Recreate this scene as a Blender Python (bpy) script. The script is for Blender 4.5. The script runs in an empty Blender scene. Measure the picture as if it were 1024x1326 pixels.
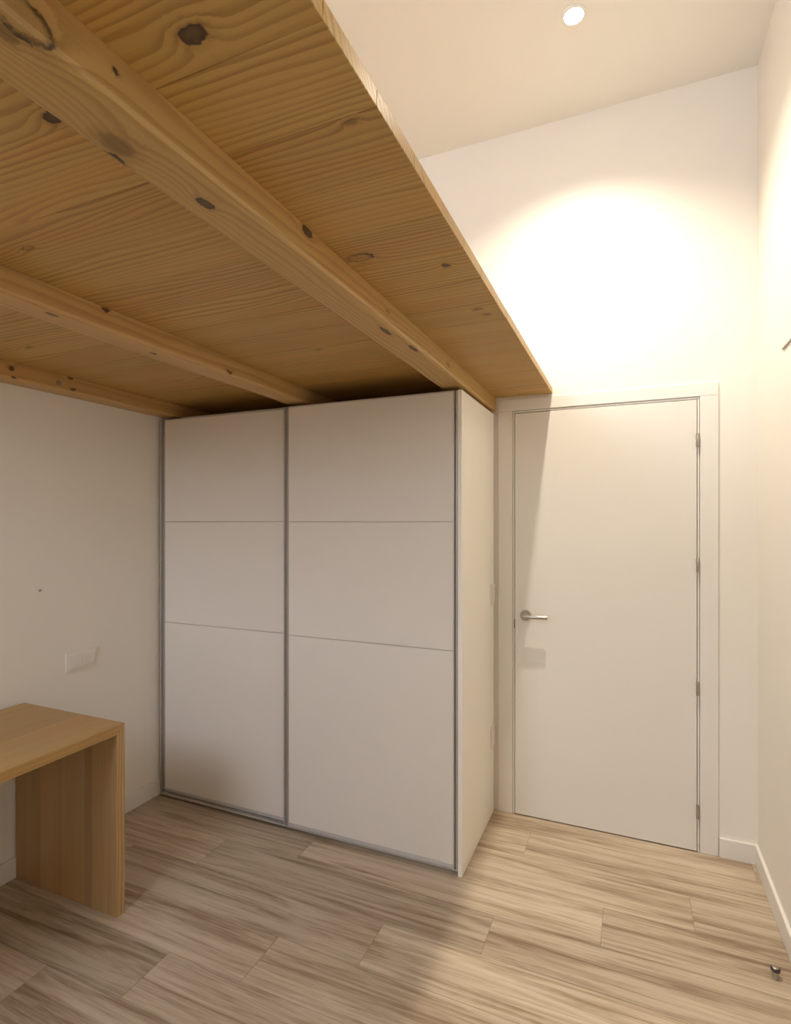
import bpy, bmesh, math, random
from mathutils import Vector, Matrix
random.seed(7)
scene = bpy.context.scene
COL = scene.collection

# ------------------------------------------------------------------ camera
W_PX, H_PX = 1024.0, 1326.0
F_PX, CX, CY, YAW, CAM_H = 696.2, 524.86, 675.0, 22.729, 1.4846
cam_data = bpy.data.cameras.new('camera')
cam = bpy.data.objects.new('camera', cam_data)
COL.objects.link(cam)
cam_data.sensor_fit = 'HORIZONTAL'
cam_data.sensor_width = 36.0
cam_data.lens = 36.0 * F_PX / W_PX
cam_data.shift_x = -(CX - W_PX / 2) / W_PX
cam_data.shift_y = (CY - H_PX / 2) / W_PX
cam_data.clip_start = 0.02
cam.location = (0, 0, CAM_H)
cam.rotation_euler = (math.radians(90), 0, math.radians(YAW))
scene.camera = cam

# ------------------------------------------------------------------ world, exposure
world = bpy.data.worlds.new('sky')
scene.world = world
world.use_nodes = True
bg = world.node_tree.nodes['Background']
bg.inputs['Color'].default_value = (0.71, 0.75, 0.89, 1)
bg.inputs['Strength'].default_value = 17.5
vs = scene.view_settings
vs.view_transform = 'Standard'
vs.look = 'None'
vs.gamma = 1.0
vs.use_curve_mapping = False
vs.exposure = 0.22
LAMP_POWER = 172.0
LAMP_SPREAD = 125.0
LAMP_COLOR = (1.0, 0.90, 0.735)
try:
    scene.cycles.diffuse_bounces = 8
    scene.cycles.max_bounces = 12
    scene.cycles.sample_clamp_indirect = 6.0
except Exception:
    pass

# ------------------------------------------------------------------ room numbers (metres; camera stands over the origin)
XL, XR = -2.372, 0.508          # left and right walls
YD, YB = 2.736, -1.5            # door wall and the wall behind the camera
ZC = 3.46                       # ceiling
LZ = 2.117                      # underside of the loft planks
LX = -0.3576                    # free edge of the loft
LY0 = 0.275                     # near end of the loft, just out of frame above the camera

# window in the wall behind the camera (daylight)
WIN = (-2.3, -0.9, 2.2, 3.36)
pl = bpy.data.lights.new('window_portal', 'AREA')
pl.shape = 'RECTANGLE'; pl.size = WIN[1] - WIN[0]; pl.size_y = WIN[3] - WIN[2]
pl.cycles.is_portal = True
po = bpy.data.objects.new('window_portal', pl); COL.objects.link(po)
po.location = ((WIN[0] + WIN[1]) / 2, YB - 0.13, (WIN[2] + WIN[3]) / 2)
po.rotation_euler = (math.radians(90), 0, 0)

# ------------------------------------------------------------------ node helpers
class G:
    def __init__(self, mat):
        self.t = mat.node_tree; self.n = self.t.nodes; self.l = self.t.links
    def new(self, kind, **kw):
        nd = self.n.new(kind)
        for k, v in kw.items(): setattr(nd, k, v)
        return nd
    def put(self, sock, v):
        if isinstance(v, bpy.types.NodeSocket): self.l.new(v, sock)
        elif v is not None: sock.default_value = v
    def m(self, op, a, b=None, c=None, clamp=False):
        nd = self.new('ShaderNodeMath', operation=op, use_clamp=clamp)
        for s, v in zip(nd.inputs, (a, b, c)): self.put(s, v)
        return nd.outputs[0]
    def v(self, op, a, b=None):
        nd = self.new('ShaderNodeVectorMath', operation=op)
        for s, x in zip(nd.inputs, (a, b)): self.put(s, x)
        return nd.outputs['Value'] if op in ('DOT_PRODUCT', 'LENGTH') else nd.outputs[0]
    def noise(self, vec, scale=1.0, detail=2.0, rough=0.5, dist=0.0):
        nd = self.new('ShaderNodeTexNoise')
        self.put(nd.inputs['Vector'], vec)
        nd.inputs['Scale'].default_value = scale; nd.inputs['Detail'].default_value = detail
        nd.inputs['Roughness'].default_value = rough; nd.inputs['Distortion'].default_value = dist
        return nd.outputs[0]
    def rng(self, v, a, b, c=0.0, d=1.0, smooth=True):
        nd = self.new('ShaderNodeMapRange', interpolation_type='SMOOTHSTEP' if smooth else 'LINEAR')
        self.put(nd.inputs[0], v)
        for i, x in enumerate((a, b, c, d)): nd.inputs[1 + i].default_value = x
        return nd.outputs[0]
    def mix(self, f, a, b, mode='MIX'):
        nd = self.new('ShaderNodeMix', data_type='RGBA', blend_type=mode)
        self.put(nd.inputs[0], f)
        for s, x in ((nd.inputs[6], a), (nd.inputs[7], b)):
            self.put(s, (*x, 1) if isinstance(x, tuple) and len(x) == 3 else x)
        return nd.outputs[2]
    def xyz(self, x, y, z):
        nd = self.new('ShaderNodeCombineXYZ')
        for s, v in zip(nd.inputs, (x, y, z)): self.put(s, v)
        return nd.outputs[0]
    def sep(self, v):
        nd = self.new('ShaderNodeSeparateXYZ'); self.put(nd.inputs[0], v)
        return nd.outputs[0], nd.outputs[1], nd.outputs[2]

def base_mat(name, rough=0.5, metal=0.0, color=(0.8, 0.8, 0.8)):
    m = bpy.data.materials.new(name); m.use_nodes = True
    b = m.node_tree.nodes['Principled BSDF']
    b.inputs['Base Color'].default_value = (*color, 1)
    b.inputs['Roughness'].default_value = rough
    b.inputs['Metallic'].default_value = metal
    return m, G(m), b

def bump(g, b, h, strength, dist):
    nd = g.new('ShaderNodeBump')
    nd.inputs['Strength'].default_value = strength; nd.inputs['Distance'].default_value = dist
    g.put(nd.inputs['Height'], h); g.l.new(nd.outputs[0], b.inputs['Normal'])

def plain(name, color, rough=0.5, metal=0.0, var=0.03, scale=6.0, bumps=0.0, bscale=400.0):
    """Painted / laminated / metal surface with faint mottling and fine relief."""
    m, g, b = base_mat(name, rough, metal, color)
    pos = g.new('ShaderNodeNewGeometry').outputs['Position']
    n = g.noise(pos, scale, 3, 0.55)
    f = g.rng(n, 0.3, 0.7, 1 - var, 1 + var, False)
    c = g.v('MULTIPLY', (color[0], color[1], color[2]), g.xyz(f, f, f))
    g.l.new(c, b.inputs['Base Color'])
    if bumps:
        bump(g, b, g.noise(pos, bscale, 2, 0.6), bumps, 0.002)
    return m

def wood(name, axis, light, dark, freq, warp, knots=(), rough=0.42, ring_amt=0.75, tint=0.10,
         stave=None, red=(1.06, 0.93, 0.86)):
    """Pine / oak: growth rings that bend round knots, fibres along `axis`."""
    m, g, b = base_mat(name, rough)
    oc = g.new('ShaderNodeTexCoord').outputs['Object']
    rnd = g.new('ShaderNodeObjectInfo').outputs['Random']
    off = g.v('MULTIPLY', g.xyz(rnd, rnd, rnd), (37.0, 53.0, 19.0))
    p = g.v('ADD', oc, off)
    x, y, z = g.sep(p)
    a, b1, c1 = {'x': (x, y, z), 'y': (y, x, z), 'z': (z, x, y)}[axis]
    across = g.m('ADD', b1, g.m('MULTIPLY', c1, 0.7))
    sv = None
    if stave:
        sid = g.m('FLOOR', g.m('DIVIDE', b1, stave))
        wn = g.new('ShaderNodeTexWhiteNoise', noise_dimensions='1D'); g.put(wn.inputs['W'], sid)
        sv = wn.outputs[0]
        across = g.m('ADD', across, g.m('MULTIPLY', sv, 3.1))
        a = g.m('ADD', a, g.m('MULTIPLY', sv, 5.3))
    lowv = g.xyz(g.m('MULTIPLY', a, 0.8), g.m('MULTIPLY', across, 6.0), g.m('MULTIPLY', c1, 3.0))
    n1 = g.noise(lowv, 1.0, 2.5, 0.5)
    wob = g.noise(g.xyz(g.m('MULTIPLY', a, 5.0), g.m('MULTIPLY', across, 30.0), c1), 1.0, 2, 0.5)
    r = g.m('ADD', g.m('MULTIPLY', across, freq), g.m('MULTIPLY', g.m('SUBTRACT', n1, 0.5), warp))
    r = g.m('ADD', r, g.m('MULTIPLY', wob, 0.55))
    core = None; halo = None
    if knots:
        wp = g.new('ShaderNodeNewGeometry').outputs['Position']
        jit = g.new('ShaderNodeTexNoise'); g.put(jit.inputs['Vector'], wp)
        jit.inputs['Scale'].default_value = 75.0; jit.inputs['Detail'].default_value = 4.0; jit.inputs['Roughness'].default_value = 0.65
        wj = g.v('ADD', wp, g.v('MULTIPLY', g.v('SUBTRACT', jit.outputs['Color'], (0.5, 0.5, 0.5)), (0.017, 0.017, 0.017)))
        brk = g.rng(g.noise(wp, 55.0, 2, 0.5), 0.38, 0.60, 0.25, 1.0)
        for (cx, cy, cz, la, lb, amp, kind) in knots:
            inv = {'x': (1/la, 1/lb, 1/lb), 'y': (1/lb, 1/la, 1/lb), 'z': (1/lb, 1/lb, 1/la)}[axis]
            d = g.v('MULTIPLY', g.v('SUBTRACT', wj, (cx, cy, cz)), inv)
            d2 = g.v('DOT_PRODUCT', d, d)
            ex = g.m('POWER', 2.718, g.m('MULTIPLY', d2, -0.30))
            r = g.m('ADD', r, g.m('MULTIPLY', ex, amp * 0.6))
            if kind == 'solid': k = g.m('MULTIPLY', g.rng(d2, 1.20, 0.75, 0, 0.95), g.rng(d2, 0.0, 0.9, 0.84, 1.0))
            elif kind == 'ring': k = g.m('MULTIPLY', g.m('MULTIPLY', g.rng(d2, 1.30, 1.0, 0, 0.9), g.rng(d2, 0.35, 0.85, 0.12, 1)), brk)
            else: k = g.rng(d2, 1.2, 0.3, 0, 0.45)
            core = k if core is None else g.m('MAXIMUM', core, k)
            hh = g.rng(d2, 3.5, 0.8, 0, 0.22)
            halo = hh if halo is None else g.m('MAXIMUM', halo, hh)
    t = g.m('FRACT', r)
    up = g.rng(t, 0.15, 0.86, 0, 1)
    dn = g.rng(t, 1.0, 0.88, 0, 1)
    ring = g.m('MULTIPLY', g.m('POWER', up, 1.5), dn)
    amt = g.rng(g.noise(g.xyz(g.m('MULTIPLY', a, 0.5), g.m('MULTIPLY', across, 14.0), 2.0), 1.0, 2, 0.5), 0.25, 0.75, 0.30, 1.0)
    fib = g.noise(g.xyz(g.m('MULTIPLY', a, 7.0), g.m('MULTIPLY', across, 420.0), g.m('MULTIPLY', c1, 200.0)), 1.0, 2, 0.6)
    f = g.m('MULTIPLY', g.m('MULTIPLY', ring, amt), ring_amt)
    f = g.m('ADD', f, g.m('MULTIPLY', g.m('SUBTRACT', fib, 0.5), 0.35), clamp=True)
    col = g.mix(f, light, dark)
    rz = g.rng(g.noise(lowv, 1.7, 2, 0.5), 0.42, 0.68, 0, 1)
    col = g.mix(g.m('MULTIPLY', rz, 0.8), col, g.mix(1.0, col, red, 'MULTIPLY'))
    br = g.rng(rnd if sv is None else sv, 0, 1, 1 - tint, 1 + tint, False)
    col = g.v('MULTIPLY', col, g.xyz(br, br, br))
    if core is not None:
        col = g.mix(halo, col, tuple(v * 0.62 for v in dark))
        col = g.mix(core, col, (0.045, 0.022, 0.010))
    g.l.new(col, b.inputs['Base Color'])
    bump(g, b, g.m('SUBTRACT', 1.0, g.m('ADD', f, core if core is not None else 0.0)), 0.12, 0.001)
    return m

def floor_wood(name):
    m, g, b = base_mat(name, 0.42)
    oc = g.new('ShaderNodeTexCoord').outputs['Object']
    rnd = g.new('ShaderNodeObjectInfo').outputs['Random']
    p = g.v('ADD', oc, g.v('MULTIPLY', g.xyz(rnd, rnd, rnd), (41.0, 67.0, 5.0)))
    x, y, z = g.sep(p)
    s1 = g.noise(g.xyz(g.m('MULTIPLY', x, 1.3), g.m('MULTIPLY', y, 24.0), z), 1.0, 6, 0.66, 0.7)
    s2 = g.noise(g.xyz(g.m('MULTIPLY', x, 3.2), g.m('MULTIPLY', y, 85.0), 3.0), 1.0, 4, 0.65, 0.5)
    s3 = g.noise(g.xyz(g.m('MULTIPLY', x, 9.0), g.m('MULTIPLY', y, 240.0), 7.0), 1.0, 2, 0.6)
    broad = g.noise(g.xyz(g.m('MULTIPLY', x, 0.7), g.m('MULTIPLY', y, 6.0), 9.0), 1.0, 2, 0.5)
    v = g.m('ADD', g.m('MULTIPLY', s1, 0.62), g.m('MULTIPLY', s2, 0.28))
    v = g.m('ADD', v, g.m('MULTIPLY', s3, 0.10))
    v = g.m('ADD', v, g.m('MULTIPLY', g.m('SUBTRACT', broad, 0.5), 0.30))
    cr = g.new('ShaderNodeValToRGB')
    g.put(cr.inputs[0], v)
    e = cr.color_ramp.elements
    e[0].position = 0.30; e[0].color = (0.155, 0.098, 0.055, 1)
    e[1].position = 0.74; e[1].color = (0.66, 0.56, 0.42, 1)
    for ps, c in ((0.40, (0.29, 0.205, 0.128, 1)), (0.475, (0.43, 0.332, 0.228, 1)), (0.56, (0.55, 0.45, 0.33, 1))):
        q = e.new(ps); q.color = c
    col = cr.outputs[0]
    # sparse small knots
    vo = g.new('ShaderNodeTexVoronoi', feature='F1')
    g.put(vo.inputs['Vector'], g.xyz(g.m('MULTIPLY', x, 1.6), g.m('MULTIPLY', y, 4.0), 0.0))
    vo.inputs['Scale'].default_value = 1.0
    kd = g.m('ADD', vo.outputs['Distance'], g.m('MULTIPLY', g.m('SUBTRACT', s2, 0.5), 0.07))
    sel = g.rng(g.sep(vo.outputs['Color'])[0], 0.52, 0.56, 0, 1)
    kn = g.m('MULTIPLY', g.rng(kd, 0.060, 0.012, 0, 0.85), sel)
    kh = g.m('MULTIPLY', g.rng(kd, 0.20, 0.03, 0, 0.35), sel)
    col = g.mix(kh, col, (0.24, 0.16, 0.095))
    col = g.mix(kn, col, (0.085, 0.052, 0.030))
    wn = g.new('ShaderNodeTexWhiteNoise', noise_dimensions='1D'); g.put(wn.inputs['W'], g.m('MULTIPLY', rnd, 91.7))
    br = g.rng(wn.outputs[0], 0, 1, 0.88, 1.12, False)
    col = g.v('MULTIPLY', col, g.xyz(br, br, br))
    g.l.new(col, b.inputs['Base Color'])
    g.l.new(g.rng(v, 0.3, 0.7, 0.5, 0.38), b.inputs['Roughness'])
    bump(g, b, v, 0.10, 0.001)
    return m

def emit(name, color, strength):
    m = bpy.data.materials.new(name); m.use_nodes = True
    nt = m.node_tree; nt.nodes.clear()
    e = nt.nodes.new('ShaderNodeEmission'); o = nt.nodes.new('ShaderNodeOutputMaterial')
    e.inputs[0].default_value = (*color, 1); e.inputs[1].default_value = strength
    nt.links.new(e.outputs[0], o.inputs[0])
    return m

def pane_mat(name):
    m = bpy.data.materials.new(name); m.use_nodes = True
    nt = m.node_tree; nt.nodes.clear()
    o = nt.nodes.new('ShaderNodeOutputMaterial'); mx = nt.nodes.new('ShaderNodeMixShader')
    t = nt.nodes.new('ShaderNodeBsdfTransparent'); gl = nt.nodes.new('ShaderNodeBsdfGlossy')
    t.inputs[0].default_value = (0.93, 0.95, 0.95, 1); gl.inputs['Roughness'].default_value = 0.02
    mx.inputs[0].default_value = 0.07
    nt.links.new(t.outputs[0], mx.inputs[1]); nt.links.new(gl.outputs[0], mx.inputs[2]); nt.links.new(mx.outputs[0], o.inputs[0])
    return m

# ------------------------------------------------------------------ materials
PINE_L, PINE_D = (0.525, 0.330, 0.098), (0.26, 0.138, 0.030)
board_knots = [
    (-0.524, 0.538, LZ, 0.020, 0.014, 3.0, 'solid'), (-0.827, 0.563, LZ, 0.024, 0.012, 2.5, 'solid'),
    (-0.600, 1.148, LZ, 0.034, 0.017, 2.6, 'ring'), (-0.422, 1.265, LZ, 0.011, 0.011, 1.5, 'solid'),
    (-0.421, 1.560, LZ, 0.016, 0.010, 1.6, 'soft'), (-0.405, 1.610, LZ, 0.014, 0.009, 1.2, 'soft'),
    (-1.288, 0.812, LZ, 0.018, 0.008, 1.8, 'ring'), (-2.018, 1.276, LZ, 0.020, 0.010, 1.6, 'soft'),
    (-0.408, 0.752, LZ, 0.013, 0.008, 1.4, 'soft'), (-0.490, 0.440, LZ, 0.030, 0.015, 2.5, 'soft'),
    (-1.06, 1.70, LZ, 0.016, 0.010, 1.6, 'soft')]
BZ = 2.050
front_knots = [
    (-0.640, 0.398, 2.062, 0.036, 0.022, 3.0, 'ring'), (-0.668, 0.392, BZ, 0.020, 0.013, 2.2, 'soft'),
    (-0.712, 0.578, BZ, 0.030, 0.022, 3.0, 'soft'), (-0.742, 0.600, BZ + 0.006, 0.020, 0.012, 1.0, 'solid'),
    (-0.698, 0.745, BZ, 0.019, 0.011, 2.6, 'solid'), (-0.643, 0.985, 2.106, 0.020, 0.010, 1.8, 'solid'),
    (-0.672, 1.452, BZ, 0.038, 0.007, 1.4, 'solid'), (-0.656, 1.630, BZ, 0.036, 0.008, 1.4, 'solid'),
    (-0.643, 1.40, 2.085, 0.012, 0.006, 0.9, 'soft'), (-0.643, 0.520, 2.090, 0.006, 0.004, 0.6, 'solid'),
    (-0.643, 1.95, 2.080, 0.020, 0.008, 1.0, 'soft')]
mid_knots = [
    (-1.460, 0.984, BZ, 0.018, 0.007, 1.2, 'solid'), (-1.483, 1.344, BZ, 0.016, 0.006, 1.0, 'solid'),
    (-1.432, 1.125, 2.110, 0.014, 0.006, 1.0, 'solid'), (-1.432, 1.656, 2.062, 0.014, 0.006, 1.0, 'solid')]
ledger_knots = [
    (-2.266, 1.364, 2.092, 0.010, 0.009, 1.4, 'solid'), (-2.266, 1.373, 2.058, 0.010, 0.005, 0.8, 'solid'),
    (-2.266, 1.607, 2.112, 0.012, 0.008, 1.2, 'solid'), (-2.266, 1.621, 2.066, 0.014, 0.005, 0.9, 'solid')]
M = {
    'wall': plain('wall_paint', (0.83, 0.79, 0.72), 0.85, var=0.008, bumps=0.05, bscale=350),
    'ceil': plain('ceiling_paint', (0.83, 0.835, 0.815), 0.9, var=0.006),
    'trimw': plain('white_lacquer', (0.80, 0.77, 0.72), 0.38, var=0.006),
    'door': plain('door_lacquer', (0.79, 0.755, 0.70), 0.36, var=0.008, scale=3),
    'joint': plain('floor_joint', (0.26, 0.205, 0.145), 0.8),
    'floor': floor_wood('wood_look_plank'),
    'board': wood('pine_board', 'x', PINE_L, PINE_D, 62, 9.0, board_knots, ring_amt=0.80, tint=0.06),
    'beam_front': wood('pine_beam_front', 'y', (0.54, 0.350, 0.125), (0.29, 0.148, 0.040), 55, 7.0, front_knots, ring_amt=0.55, tint=0.03),
    'beam_mid': wood('pine_beam_mid', 'y', (0.57, 0.36, 0.14), (0.32, 0.17, 0.05), 40, 4.0, mid_knots, ring_amt=0.5, tint=0.03),
    'ledger': wood('pine_ledger', 'y', (0.55, 0.345, 0.13), (0.31, 0.16, 0.05), 42, 4.0, ledger_knots, ring_amt=0.5, tint=0.03),
    'ledger_x': wood('pine_ledger_x', 'x', (0.55, 0.345, 0.13), (0.31, 0.16, 0.05), 42, 4.0, (), ring_amt=0.5, tint=0.03),
    'desk_y': wood('oak_desk_top', 'y', (0.43, 0.265, 0.090), (0.26, 0.145, 0.045), 80, 6.0, (), rough=0.35, ring_amt=0.70, tint=0.10, stave=0.043),
    'desk_z': wood('oak_desk_leg', 'z', (0.47, 0.31, 0.145), (0.27, 0.155, 0.060), 95, 6.0, (), rough=0.35, ring_amt=0.80, tint=0.12, stave=0.043),
    'melamine': plain('wardrobe_white', (0.79, 0.74, 0.665), 0.45, var=0.006),
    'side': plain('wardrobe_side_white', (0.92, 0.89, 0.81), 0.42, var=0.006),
    'alu': plain('brushed_aluminium', (0.56, 0.52, 0.47), 0.42, 0.35, var=0.04, scale=40),
    'rail': plain('pale_metal_rail', (0.60, 0.575, 0.55), 0.42, 0.25, var=0.03, scale=40),
    'alu_dark': plain('dark_channel', (0.36, 0.325, 0.285), 0.5, 0.2, var=0.04),
    'steel': plain('satin_steel', (0.48, 0.44, 0.38), 0.30, 0.95, var=0.03, scale=60),
    'black': plain('black_steel', (0.03, 0.026, 0.022), 0.45, 0.4),
    'rubber': plain('dark_rubber', (0.045, 0.038, 0.032), 0.6),
    'plastic': plain('white_plastic', (0.81, 0.77, 0.70), 0.35, var=0.005),
    'greydot': plain('grey_plug', (0.36, 0.33, 0.30), 0.6),
    'lampring': plain('lamp_ring_white', (0.85, 0.84, 0.82), 0.4, var=0.005),
    'lamp': emit('lamp_glow', (1.0, 0.93, 0.82), 40.0),
    'pane': pane_mat('window_glass'),
}

# ------------------------------------------------------------------ mesh helpers
def box_bm(x0, x1, y0, y1, z0, z1, bev=0.0, seg=1, bm=None):
    own = bm is None
    if own: bm = bmesh.new()
    vs_ = [bm.verts.new((x, y, z)) for x in (x0, x1) for y in (y0, y1) for z in (z0, z1)]
    fs = [(0, 1, 3, 2), (4, 6, 7, 5), (0, 4, 5, 1), (2, 3, 7, 6), (0, 2, 6, 4), (1, 5, 7, 3)]
    faces = [bm.faces.new([vs_[i] for i in f]) for f in fs]
    bmesh.ops.recalc_face_normals(bm, faces=faces)
    if bev:
        es = list({e for f in faces for e in f.edges})
        bmesh.ops.bevel(bm, geom=es, offset=bev, segments=seg, profile=0.6, affect='EDGES')
    return bm

def cyl_bm(p0, p1, r0, r1=None, n=24, bm=None, bev=0.0):
    bm = bm or bmesh.new()
    r1 = r0 if r1 is None else r1
    p0, p1 = Vector(p0), Vector(p1)
    q = (p1 - p0).to_track_quat('Z', 'Y')
    a = [bm.verts.new(p0 + q @ Vector((r0*math.cos(2*math.pi*i/n), r0*math.sin(2*math.pi*i/n), 0))) for i in range(n)]
    b = [bm.verts.new(p1 + q @ Vector((r1*math.cos(2*math.pi*i/n), r1*math.sin(2*math.pi*i/n), 0))) for i in range(n)]
    fa = bm.faces.new(a[::-1]); fb = bm.faces.new(b)
    for i in range(n): bm.faces.new((a[i], a[(i+1) % n], b[(i+1) % n], b[i]))
    if bev:
        bmesh.ops.bevel(bm, geom=list(set(fa.edges) | set(fb.edges)), offset=bev, segments=2, profile=0.6, affect='EDGES')
    return bm

def lathe_bm(profile, c, n=40):
    """Profile of (radius, z) about a vertical axis through c."""
    bm = bmesh.new(); rings = []
    for r, z in profile:
        rings.append([bm.verts.new((c[0] + r*math.cos(2*math.pi*i/n), c[1] + r*math.sin(2*math.pi*i/n), c[2] + z)) for i in range(n)])
    for a, b in zip(rings, rings[1:]):
        for i in range(n): bm.faces.new((a[i], a[(i+1) % n], b[(i+1) % n], b[i]))
    return bm

def obj(name, bm, mat, parent=None, origin=None, smooth=False):
    """Link bm (in world coordinates) as one mesh object whose origin is `origin`."""
    me = bpy.data.meshes.new(name)
    if origin is None:
        cs = [v.co for v in bm.verts]
        origin = Vector(((min(c.x for c in cs)+max(c.x for c in cs))/2, (min(c.y for c in cs)+max(c.y for c in cs))/2, min(c.z for c in cs)))
    origin = Vector(origin)
    bmesh.ops.translate(bm, verts=bm.verts[:], vec=-origin)
    bmesh.ops.recalc_face_normals(bm, faces=bm.faces[:])
    bm.to_mesh(me); bm.free()
    me.materials.append(mat)
    if smooth:
        for p in me.polygons: p.use_smooth = True
        try: me.set_sharp_from_angle(angle=math.radians(40))
        except Exception: pass
    o = bpy.data.objects.new(name, me); COL.objects.link(o)
    o['_w'] = 1
    if parent is not None:
        o.parent = parent
        o.location = origin - world_loc(parent)
    else:
        o.location = origin
    del o['_w']
    return o

def world_loc(o):
    p = Vector(o.location)
    while o.parent is not None:
        o = o.parent; p = p + Vector(o.location)
    return p

def thing(name, label, cat, loc=(0, 0, 0), group=None):
    o = bpy.data.objects.new(name, None); COL.objects.link(o)
    o.location = loc; o.empty_display_size = 0.05
    return tag(o, label, cat, group)

def tag(o, label, cat=None, group=None, kind=None):
    o['label'] = label
    if cat: o['category'] = cat
    if group: o['group'] = group
    if kind: o['kind'] = kind
    return o

def box(name, x0, x1, y0, y1, z0, z1, mat, parent=None, bev=0.0, seg=1, origin=None):
    return obj(name, box_bm(x0, x1, y0, y1, z0, z1, bev, seg), mat, parent, origin)

# ------------------------------------------------------------------ the setting
T = 0.14
DL, DR, DH = -0.5414, 0.2729, 2.030             # door leaf
# door wall with a niche for the leaf and its frame
bm = box_bm(XL - T, DL - 0.02, YD, YD + T, 0, ZC)
box_bm(DR + 0.02, XR + T, YD, YD + T, 0, ZC, bm=bm)
box_bm(DL - 0.02, DR + 0.02, YD, YD + T, DH + 0.02, ZC, bm=bm)
box_bm(DL - 0.02, DR + 0.02, YD + 0.06, YD + T, 0, DH + 0.02, bm=bm)
tag(obj('wall_back', bm, M['wall']), 'white painted wall holding the plain white door', 'wall', kind='structure')
tag(box('wall_left', XL - T, XL, YB - T, YD, 0, ZC, M['wall']), 'white wall behind the wooden desk, under the loft', 'wall', kind='structure')
tag(box('wall_right', XR, XR + T, YB - T, YD, 0, ZC, M['wall']), 'narrow strip of white wall right of the door', 'wall', kind='structure')
bm = box_bm(XL, WIN[0], YB - T, YB, 0, ZC)
box_bm(WIN[1], XR, YB - T, YB, 0, ZC, bm=bm)
box_bm(WIN[0], WIN[1], YB - T, YB, 0, WIN[2], bm=bm)
box_bm(WIN[0], WIN[1], YB - T, YB, WIN[3], ZC, bm=bm)
tag(obj('wall_front', bm, M['wall']), 'white wall with a window behind the viewer', 'wall', kind='structure')
tag(box('ceiling', XL - T, XR + T, YB - T, YD + T, ZC, ZC + 0.12, M['ceil']), 'flat cream ceiling with a round recessed lamp', 'ceiling', kind='structure')

w = box('window_1', WIN[0], WIN[1], YB - 0.10, YB - 0.095, WIN[2], WIN[3], M['pane'])
tag(w, 'wide high window behind the viewer', 'window', kind='structure')
fw = 0.055
bm = box_bm(WIN[0], WIN[0] + fw, YB - 0.12, YB - 0.06, WIN[2], WIN[3])
box_bm(WIN[1] - fw, WIN[1], YB - 0.12, YB - 0.06, WIN[2], WIN[3], bm=bm)
box_bm(WIN[0] + fw, WIN[1] - fw, YB - 0.12, YB - 0.06, WIN[2], WIN[2] + fw, bm=bm)
box_bm(WIN[0] + fw, WIN[1] - fw, YB - 0.12, YB - 0.06, WIN[3] - fw, WIN[3], bm=bm)
xm = (WIN[0] + WIN[1]) / 2
box_bm(xm - 0.035, xm + 0.035, YB - 0.12, YB - 0.06, WIN[2] + fw, WIN[3] - fw, bm=bm)
obj('window_frame', bm, M['trimw'], w)

# floor: sub-floor in the joint colour, each wood-look plank on it a piece of its own
fl = box('floor', XL - T, XR + T, YB - T, YD + T, -0.14, -0.0016, M['joint'], origin=(0, 0, 0))
tag(fl, 'pale grey brown wood-look plank floor', 'floor', kind='structure')
RW, PLEN = 0.2005, 1.262
row0 = 2.198                                      # a joint between two rows
joint = {0: 0.214, -1: -0.097, -2: -0.474, -3: -0.840, -4: -1.160, -5: -1.465, 1: -0.440, 2: -0.78}
rr = random.Random(3)
for k in range(-20, 4):
    y0 = row0 + k * RW; y1 = y0 + RW
    if y1 < YB or y0 > YD: continue
    y0c, y1c = max(y0, YB - 0.02), min(y1, YD + 0.05)
    j = joint.get(k, -0.11 - 0.337 * (-1 - k) + rr.uniform(-0.05, 0.05))
    while j < XR: j += PLEN
    while j > XL:
        x1 = min(j, XR); x0 = max(j - PLEN, XL); j -= PLEN
        if x1 - x0 < 0.01: continue
        gap = 0.0006
        box('plank', x0 + gap, x1 - gap, y0c + gap, y1c - gap, -0.0015, 0.0, M['floor'], fl, bev=0.0006,
            origin=((x0 + x1) / 2, (y0c + y1c) / 2, 0))

# baseboards
def baseboard(name, x0, x1, y0, y1, label):
    bm = box_bm(x0, x1, y0, y1, 0.0005, 0.086, 0.0025, 2)
    tag(obj(name, bm, M['trimw']), label, 'baseboard', kind='structure')
baseboard('baseboard_back', 0.3605, XR, YD - 0.013, YD, 'short white baseboard between door casing and corner')
baseboard('baseboard_right', XR - 0.013, XR, YB, YD - 0.013, 'white baseboard along the right wall')
baseboard('baseboard_left', XL, XL + 0.012, YB, YD, 'white baseboard along the wall behind desk')
baseboard('baseboard_front', XL + 0.012, XR - 0.013, YB, YB + 0.012, 'white baseboard behind the viewer')

# door casing: jamb with rebate, then flat boards round it
tr = thing('trim_1', 'flat white casing round the plain door', 'door casing', (DL, YD, 0)); tr['kind'] = 'structure'
CO, CI = 0.074, 0.011                            # outer width, inner jamb strip
for s, xe in ((-1, DL), (1, DR)):
    a, b_ = sorted((xe + s * 0.003, xe + s * CI)); box('jamb', a, b_, YD - 0.004, YD + 0.058, 0.001, DH + 0.003, M['trimw'], tr, 0.001)
    a, b_ = sorted((xe + s * (CI + 0.0015), xe + s * (CI + CO))); box('casing_board', a, b_, YD - 0.0085, YD + 0.002, 0.001, DH + 0.0138, M['trimw'], tr, 0.0018, 2)
box('jamb', DL - CI, DR + CI, YD - 0.004, YD + 0.058, DH + 0.004, DH + 0.0125, M['trimw'], tr, 0.001)
box('casing_board', DL - CI - CO, DR + CI + CO, YD - 0.0085, YD + 0.002, DH + 0.0145, DH + 0.074, M['trimw'], tr, 0.0018, 2)
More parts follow.
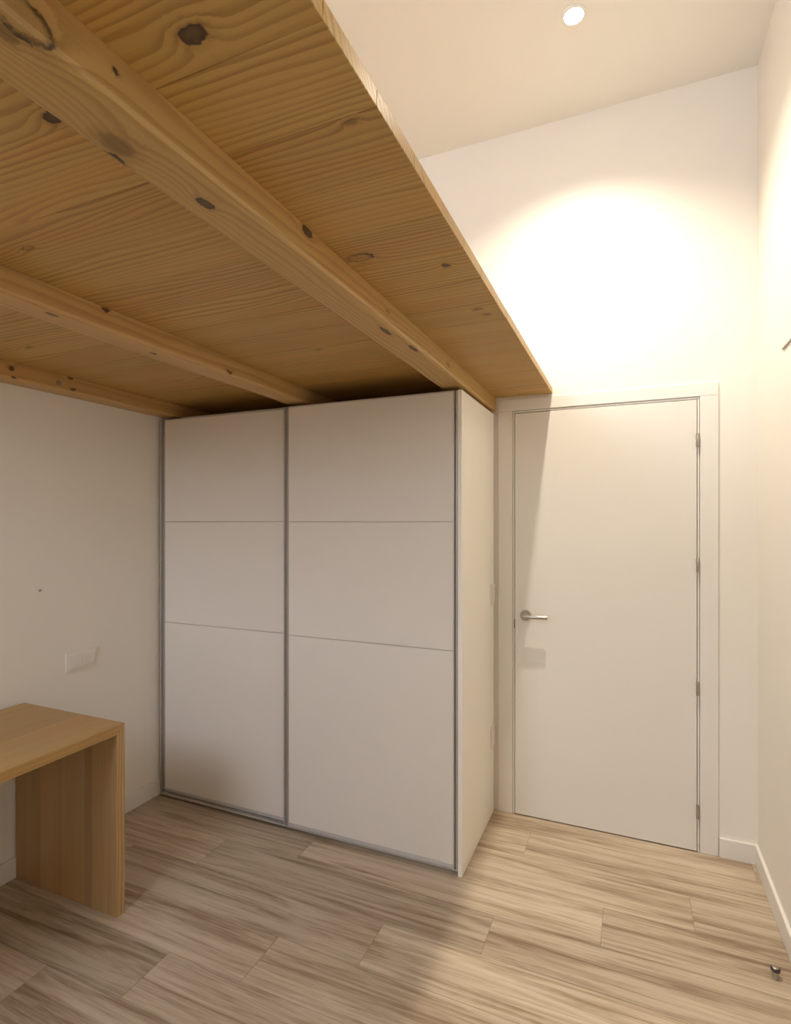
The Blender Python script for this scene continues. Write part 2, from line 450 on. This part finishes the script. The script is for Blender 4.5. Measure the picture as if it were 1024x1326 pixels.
# door leaf
d1 = box('door_1', DL, DR, YD - 0.008, YD + 0.032, 0.006, DH, M['door'], bev=0.0015, seg=2)
tag(d1, 'plain white flush door with steel lever handle', 'door', kind='structure')
hx, hz, yf = -0.487, 1.012, YD - 0.008
hd = obj('handle', cyl_bm((hx, yf, hz), (hx, yf - 0.009, hz), 0.0265, n=40, bev=0.002), M['steel'], d1, smooth=True)
hd['label'] = 'round satin steel rose with lever'
bm = cyl_bm((hx, yf - 0.008, hz), (hx, yf - 0.043, hz), 0.0095, n=24)
obj('neck', bm, M['steel'], hd, smooth=True)
bm = cyl_bm((hx - 0.0095, yf - 0.043, hz), (hx + 0.112, yf - 0.043, hz), 0.0095, n=24, bev=0.0015)
obj('lever', bm, M['steel'], hd, smooth=True)
box('latch', DL - 0.0030, DL + 0.0005, YD - 0.0095, YD + 0.02, 0.944, 0.988, M['black'], d1)
for zc in (1.848, 1.287, 0.735, 0.184):
    hg = obj('hinge', cyl_bm((DR + 0.0035, yf - 0.006, zc - 0.031), (DR + 0.0035, yf - 0.006, zc + 0.031), 0.0065, n=20, bev=0.003), M['steel'], d1, smooth=True)
    hg['label'] = 'small satin steel barrel hinge'
    box('hinge_leaf', DR + 0.004, DR + 0.0105, yf - 0.0062, yf + 0.004, zc - 0.026, zc + 0.026, M['steel'], hg, 0.001)

# ------------------------------------------------------------------ the loft: planks on beams
loft = thing('loft_platform', 'honey pine loft of wide planks on beams over the wardrobe and desk', 'loft', (XL, YD, LZ))
PW = 0.155
k = 0
y = LY0
while y < YD - 0.002:
    y0, y1 = y, min(y + PW, YD - 0.001)
    jx = rr.uniform(-0.0004, 0.0004)
    dz = rr.uniform(-0.0004, 0.0004)
    bm = box_bm(XL + 0.002, LX + jx, y0 + 0.0003, y1 - 0.0003, LZ + dz, LZ + 0.028 + dz, 0.0010, 1)
    obj('plank', bm, M['board'], loft, origin=((XL + LX) / 2, (y0 + y1) / 2, LZ))
    y += PW
def beam(name, x0, x1, mat):
    bm = box_bm(x0, x1, LY0, YD - 0.002, BZ, LZ - 0.0006)
    es = [e for e in bm.edges if abs(e.verts[0].co.y - e.verts[1].co.y) > 1 and e.verts[0].co.z < BZ + 0.001]
    bmesh.ops.bevel(bm, geom=es, offset=0.010, segments=2, profile=0.5, affect='EDGES')
    return obj(name, bm, mat, loft)
beam('beam', -0.748, -0.641, M['beam_front'])
beam('beam', -1.537, -1.431, M['beam_mid'])
lg = beam('ledger', XL + 0.002, -2.266, M['ledger'])
box('back_ledger', -2.264, -1.539, YD - 0.075, YD - 0.003, BZ + 0.006, LZ - 0.0006, M['ledger_x'], loft, 0.006, 2)
box('back_ledger', -1.429, -0.750, YD - 0.075, YD - 0.003, BZ + 0.006, LZ - 0.0006, M['ledger_x'], loft, 0.006, 2)
bt = obj('bolt', cyl_bm((-2.267, 1.555, 2.077), (-2.262, 1.555, 2.077), 0.0115, n=20, bev=0.001), M['steel'], lg, smooth=True)
bt['label'] = 'round steel bolt head'

# ------------------------------------------------------------------ wardrobe
WX0, WX1, WY0, WY1 = XL + 0.014, -0.648, 2.1546, YD - 0.014
wd = thing('wardrobe', 'big white wardrobe with two sliding doors in grey frames under the loft', 'wardrobe', (WX0, WY0, 0))
bm = box_bm(WX1 - 0.0175, WX1, WY0, WY1, 0.0, 2.034, 0.0012)
obj('side_panel', bm, M['side'], wd)
obj('side_panel', box_bm(WX0 + 0.002, WX0 + 0.018, WY0 + 0.06, WY1, 0.0, 2.028, 0.001), M['melamine'], wd)
box('back_panel', WX0 + 0.02, WX1 - 0.02, WY1 - 0.008, WY1, 0.07, 2.008, M['melamine'], wd)
box('top_panel', WX0 + 0.019, WX1 - 0.0185, WY0 + 0.065, WY1 - 0.009, 2.010, 2.028, M['melamine'], wd, 0.001)
box('bottom_panel', WX0 + 0.019, WX1 - 0.0185, WY0 + 0.065, WY1 - 0.009, 0.062, 0.080, M['melamine'], wd, 0.001)
box('plinth', WX0 + 0.019, WX1 - 0.0185, WY0 + 0.075, WY0 + 0.091, 0.0, 0.061, M['melamine'], wd)
box('top_track', WX0 + 0.12, WX1 - 0.0185, WY0 + 0.048, WY0 + 0.064, 2.018, 2.043, M['rail'], wd, 0.001)
box('bottom_track', WX0 + 0.019, WX1 - 0.0185, WY0 + 0.012, WY0 + 0.064, 0.012, 0.020, M['alu'], wd, 0.001)

def sliding_door(x0, x1, y, wl, wr):
    """Front face at y; stile widths wl / wr."""
    z0, z1, th = 0.028, 2.033, 0.020
    # carrier board behind the panels, with top and bottom rails in one part
    bm = box_bm(x0 + 0.002, x1 - 0.002, y + 0.012, y + th, z0, z1 - 0.002)
    d = obj('sliding_door', bm, M['melamine'], wd)
    for xa, ww, s in ((x0, wl, 1), (x1, wr, -1)):
        # finger-pull channel: outer lip, deep groove, inner lip
        lip = 0.0065
        a, b_ = sorted((xa, xa + s * lip)); bm = box_bm(a, b_, y - 0.002, y + th, z0, z1, 0.0008)
        a, b_ = sorted((xa + s * (ww - 0.005), xa + s * ww)); box_bm(a, b_, y - 0.001, y + 0.012, z0, z1, 0.0008, bm=bm)
        obj('stile', bm, M['alu'], d)
        a, b_ = sorted((xa + s * (lip + 0.0003), xa + s * (ww - 0.0053)))
        if b_ - a > 0.003: obj('groove', box_bm(a, b_, y + 0.009, y + 0.0118, z0, z1), M['alu_dark'], d)
    xa, xb = x0 + wl + 0.0004, x1 - wr - 0.0004
    cuts = [z0 + 0.014, 0.940, 1.482, z1 - 0.0045]
    for za, zb in zip(cuts, cuts[1:]):
        box('panel', xa, xb, y, y + 0.0118, za + 0.0016, zb - 0.0016, M['melamine'], d, 0.0008)
    for zc in cuts[1:3]:
        box('divider_strip', xa, xb, y + 0.0004, y + 0.0118, zc - 0.0011, zc + 0.0011, M['alu'], d)
    box('bottom_rail', xa, xb, y - 0.001, y + 0.0118, z0, z0 + 0.0145, M['rail'], d, 0.001)
    box('top_rail', xa, xb, y + 0.0005, y + 0.0118, z1 - 0.0055, z1, M['rail'], d, 0.0006)
    return d
sliding_door(-1.5385, WX1 - 0.0185, WY0 + 0.002, 0.030, 0.020)
sliding_door(WX0 + 0.001, -1.510, WY0 + 0.026, 0.034, 0.025)

# ------------------------------------------------------------------ desk
DX, DY, DZ, DT = -1.7712, 1.472, 0.7195, 0.035
dk = thing('desk', 'honey oak desk with panel leg against the left wall', 'desk', (XL, DY, 0))
DY0 = 0.05
def prism(prof, x0, x1):
    bm = bmesh.new()
    a = [bm.verts.new((x0, y_, z_)) for y_, z_ in prof]; b = [bm.verts.new((x1, y_, z_)) for y_, z_ in prof]
    bm.faces.new(a); bm.faces.new(b[::-1]); n = len(prof)
    for i in range(n): bm.faces.new((a[i], b[i], b[(i+1) % n], a[(i+1) % n]))
    bmesh.ops.recalc_face_normals(bm, faces=bm.faces[:])
    bmesh.ops.bevel(bm, geom=bm.edges[:], offset=0.0012, segments=1, affect='EDGES')
    return bm
def leg_prof(sgn, ye): return [(ye, 0.0), (ye, DZ), (ye - sgn * DT, DZ - DT), (ye - sgn * DT, 0.0)]
xd0 = XL + 0.013
obj('tabletop', prism([(DY, DZ), (DY0, DZ), (DY0 + DT, DZ - DT), (DY - DT, DZ - DT)], xd0, DX), M['desk_y'], dk)
obj('leg', prism(leg_prof(1, DY), xd0, DX), M['desk_z'], dk)
obj('leg', prism(leg_prof(-1, DY0), xd0, DX), M['desk_z'], dk)

# ------------------------------------------------------------------ switches and sockets
sw = thing('light_switch', 'white double light switch on the wall above the desk', 'light switch', (XL, 1.733, 0.838))
box('frame', XL, XL + 0.007, 1.658, 1.808, 0.795, 0.881, M['plastic'], sw, 0.002, 2)
for yc in (1.6975, 1.7685):
    rk = box('rocker', XL + 0.0065, XL + 0.011, yc - 0.028, yc + 0.028, 0.810, 0.866, M['plastic'], sw, 0.0018, 2)
    rk.rotation_euler = (0, math.radians(1.5), 0)
def side_plate(name, z0, z1, ya, label, cat, socket):
    t = thing(name, label, cat, (WX1, ya + 0.02, z0))
    box('frame', WX1, WX1 + 0.007, ya, ya + 0.064, z0, z1, M['plastic'], t, 0.002, 2)
    if socket:
        yc, zc = ya + 0.032, (z0 + z1) / 2
        obj('socket_face', cyl_bm((WX1 + 0.0068, yc, zc), (WX1 + 0.009, yc, zc), 0.022, n=28, bev=0.0008), M['plastic'], t, smooth=True)
    else:
        box('rocker', WX1 + 0.0065, WX1 + 0.011, ya + 0.010, ya + 0.054, z0 + 0.020, z1 - 0.020, M['plastic'], t, 0.0018, 2)
side_plate('light_switch', 1.066, 1.166, 2.648, 'white light switch on the side of the wardrobe near the door handle', 'light switch', False)
side_plate('wall_socket', 0.342, 0.450, 2.652, 'white socket low on the side of the wardrobe beside the door', 'socket', True)
o = obj('screw_cap', cyl_bm((XL, 1.544, 1.183), (XL + 0.003, 1.544, 1.183), 0.0062, n=20, bev=0.001), M['greydot'], smooth=True)
tag(o, 'tiny round grey cap on the wall left of the wardrobe', 'screw cap')
o = obj('wall_strip', box_bm(XR - 0.006, XR, 1.55, 2.317, 2.104, 2.1085, 0.0008), M['steel'])
tag(o, 'thin grey metal strip high on the right wall at the photo edge', 'metal strip')

# door stop screwed to the floor
sx, sy = 0.434, 2.078
ds = thing('door_stop', 'small dark round door stop on the floor by the right wall', 'door stop', (sx, sy, 0))
obj('post', lathe_bm([(0.0, 0.0), (0.0105, 0.0), (0.0105, 0.003), (0.0095, 0.004), (0.0095, 0.024), (0.0, 0.024)], (sx, sy, 0), 28), M['steel'], ds, smooth=True)
obj('cap', lathe_bm([(0.0, 0.023), (0.0128, 0.023), (0.0138, 0.0245), (0.0138, 0.030), (0.0125, 0.0325), (0.009, 0.034), (0.0, 0.034)], (sx, sy, 0), 28), M['rubber'], ds, smooth=True)

obj('top_disc', lathe_bm([(0.0, 0.0338), (0.0095, 0.0338), (0.0100, 0.0345), (0.0088, 0.0352), (0.0, 0.0353)], (sx, sy, 0), 28), M['steel'], ds, smooth=True)

# ------------------------------------------------------------------ recessed ceiling lamps (the second is unseen, added as fill light for the near half)
def downlight(x, y, label, power):
    t = thing('downlight', label, 'ceiling lamp', (x, y, ZC))
    obj('ring', lathe_bm([(0.036, -0.0005), (0.036, -0.004), (0.046, -0.005), (0.049, -0.003), (0.049, -0.0002)], (x, y, ZC), 48), M['lampring'], t, smooth=True)
    obj('lens', cyl_bm((x, y, ZC - 0.0006), (x, y, ZC - 0.0016), 0.0355, n=40), M['lamp'], t)
    l = bpy.data.lights.new('lamp_light', 'SPOT'); l.shadow_soft_size = 0.033
    l.spot_size = math.radians(LAMP_SPREAD); l.spot_blend = 1.0
    l.energy = power; l.color = LAMP_COLOR
    lo = bpy.data.objects.new('lamp_light', l); COL.objects.link(lo)
    lo.parent = t; lo.location = (0, 0, -0.008)
downlight(-0.205, 2.19, 'round recessed ceiling lamp shining bright white above the door', LAMP_POWER)
downlight(-0.205, 0.20, 'added fill lamp above the viewer, unseen, shaped like the recessed one in view', LAMP_POWER * 0.12)
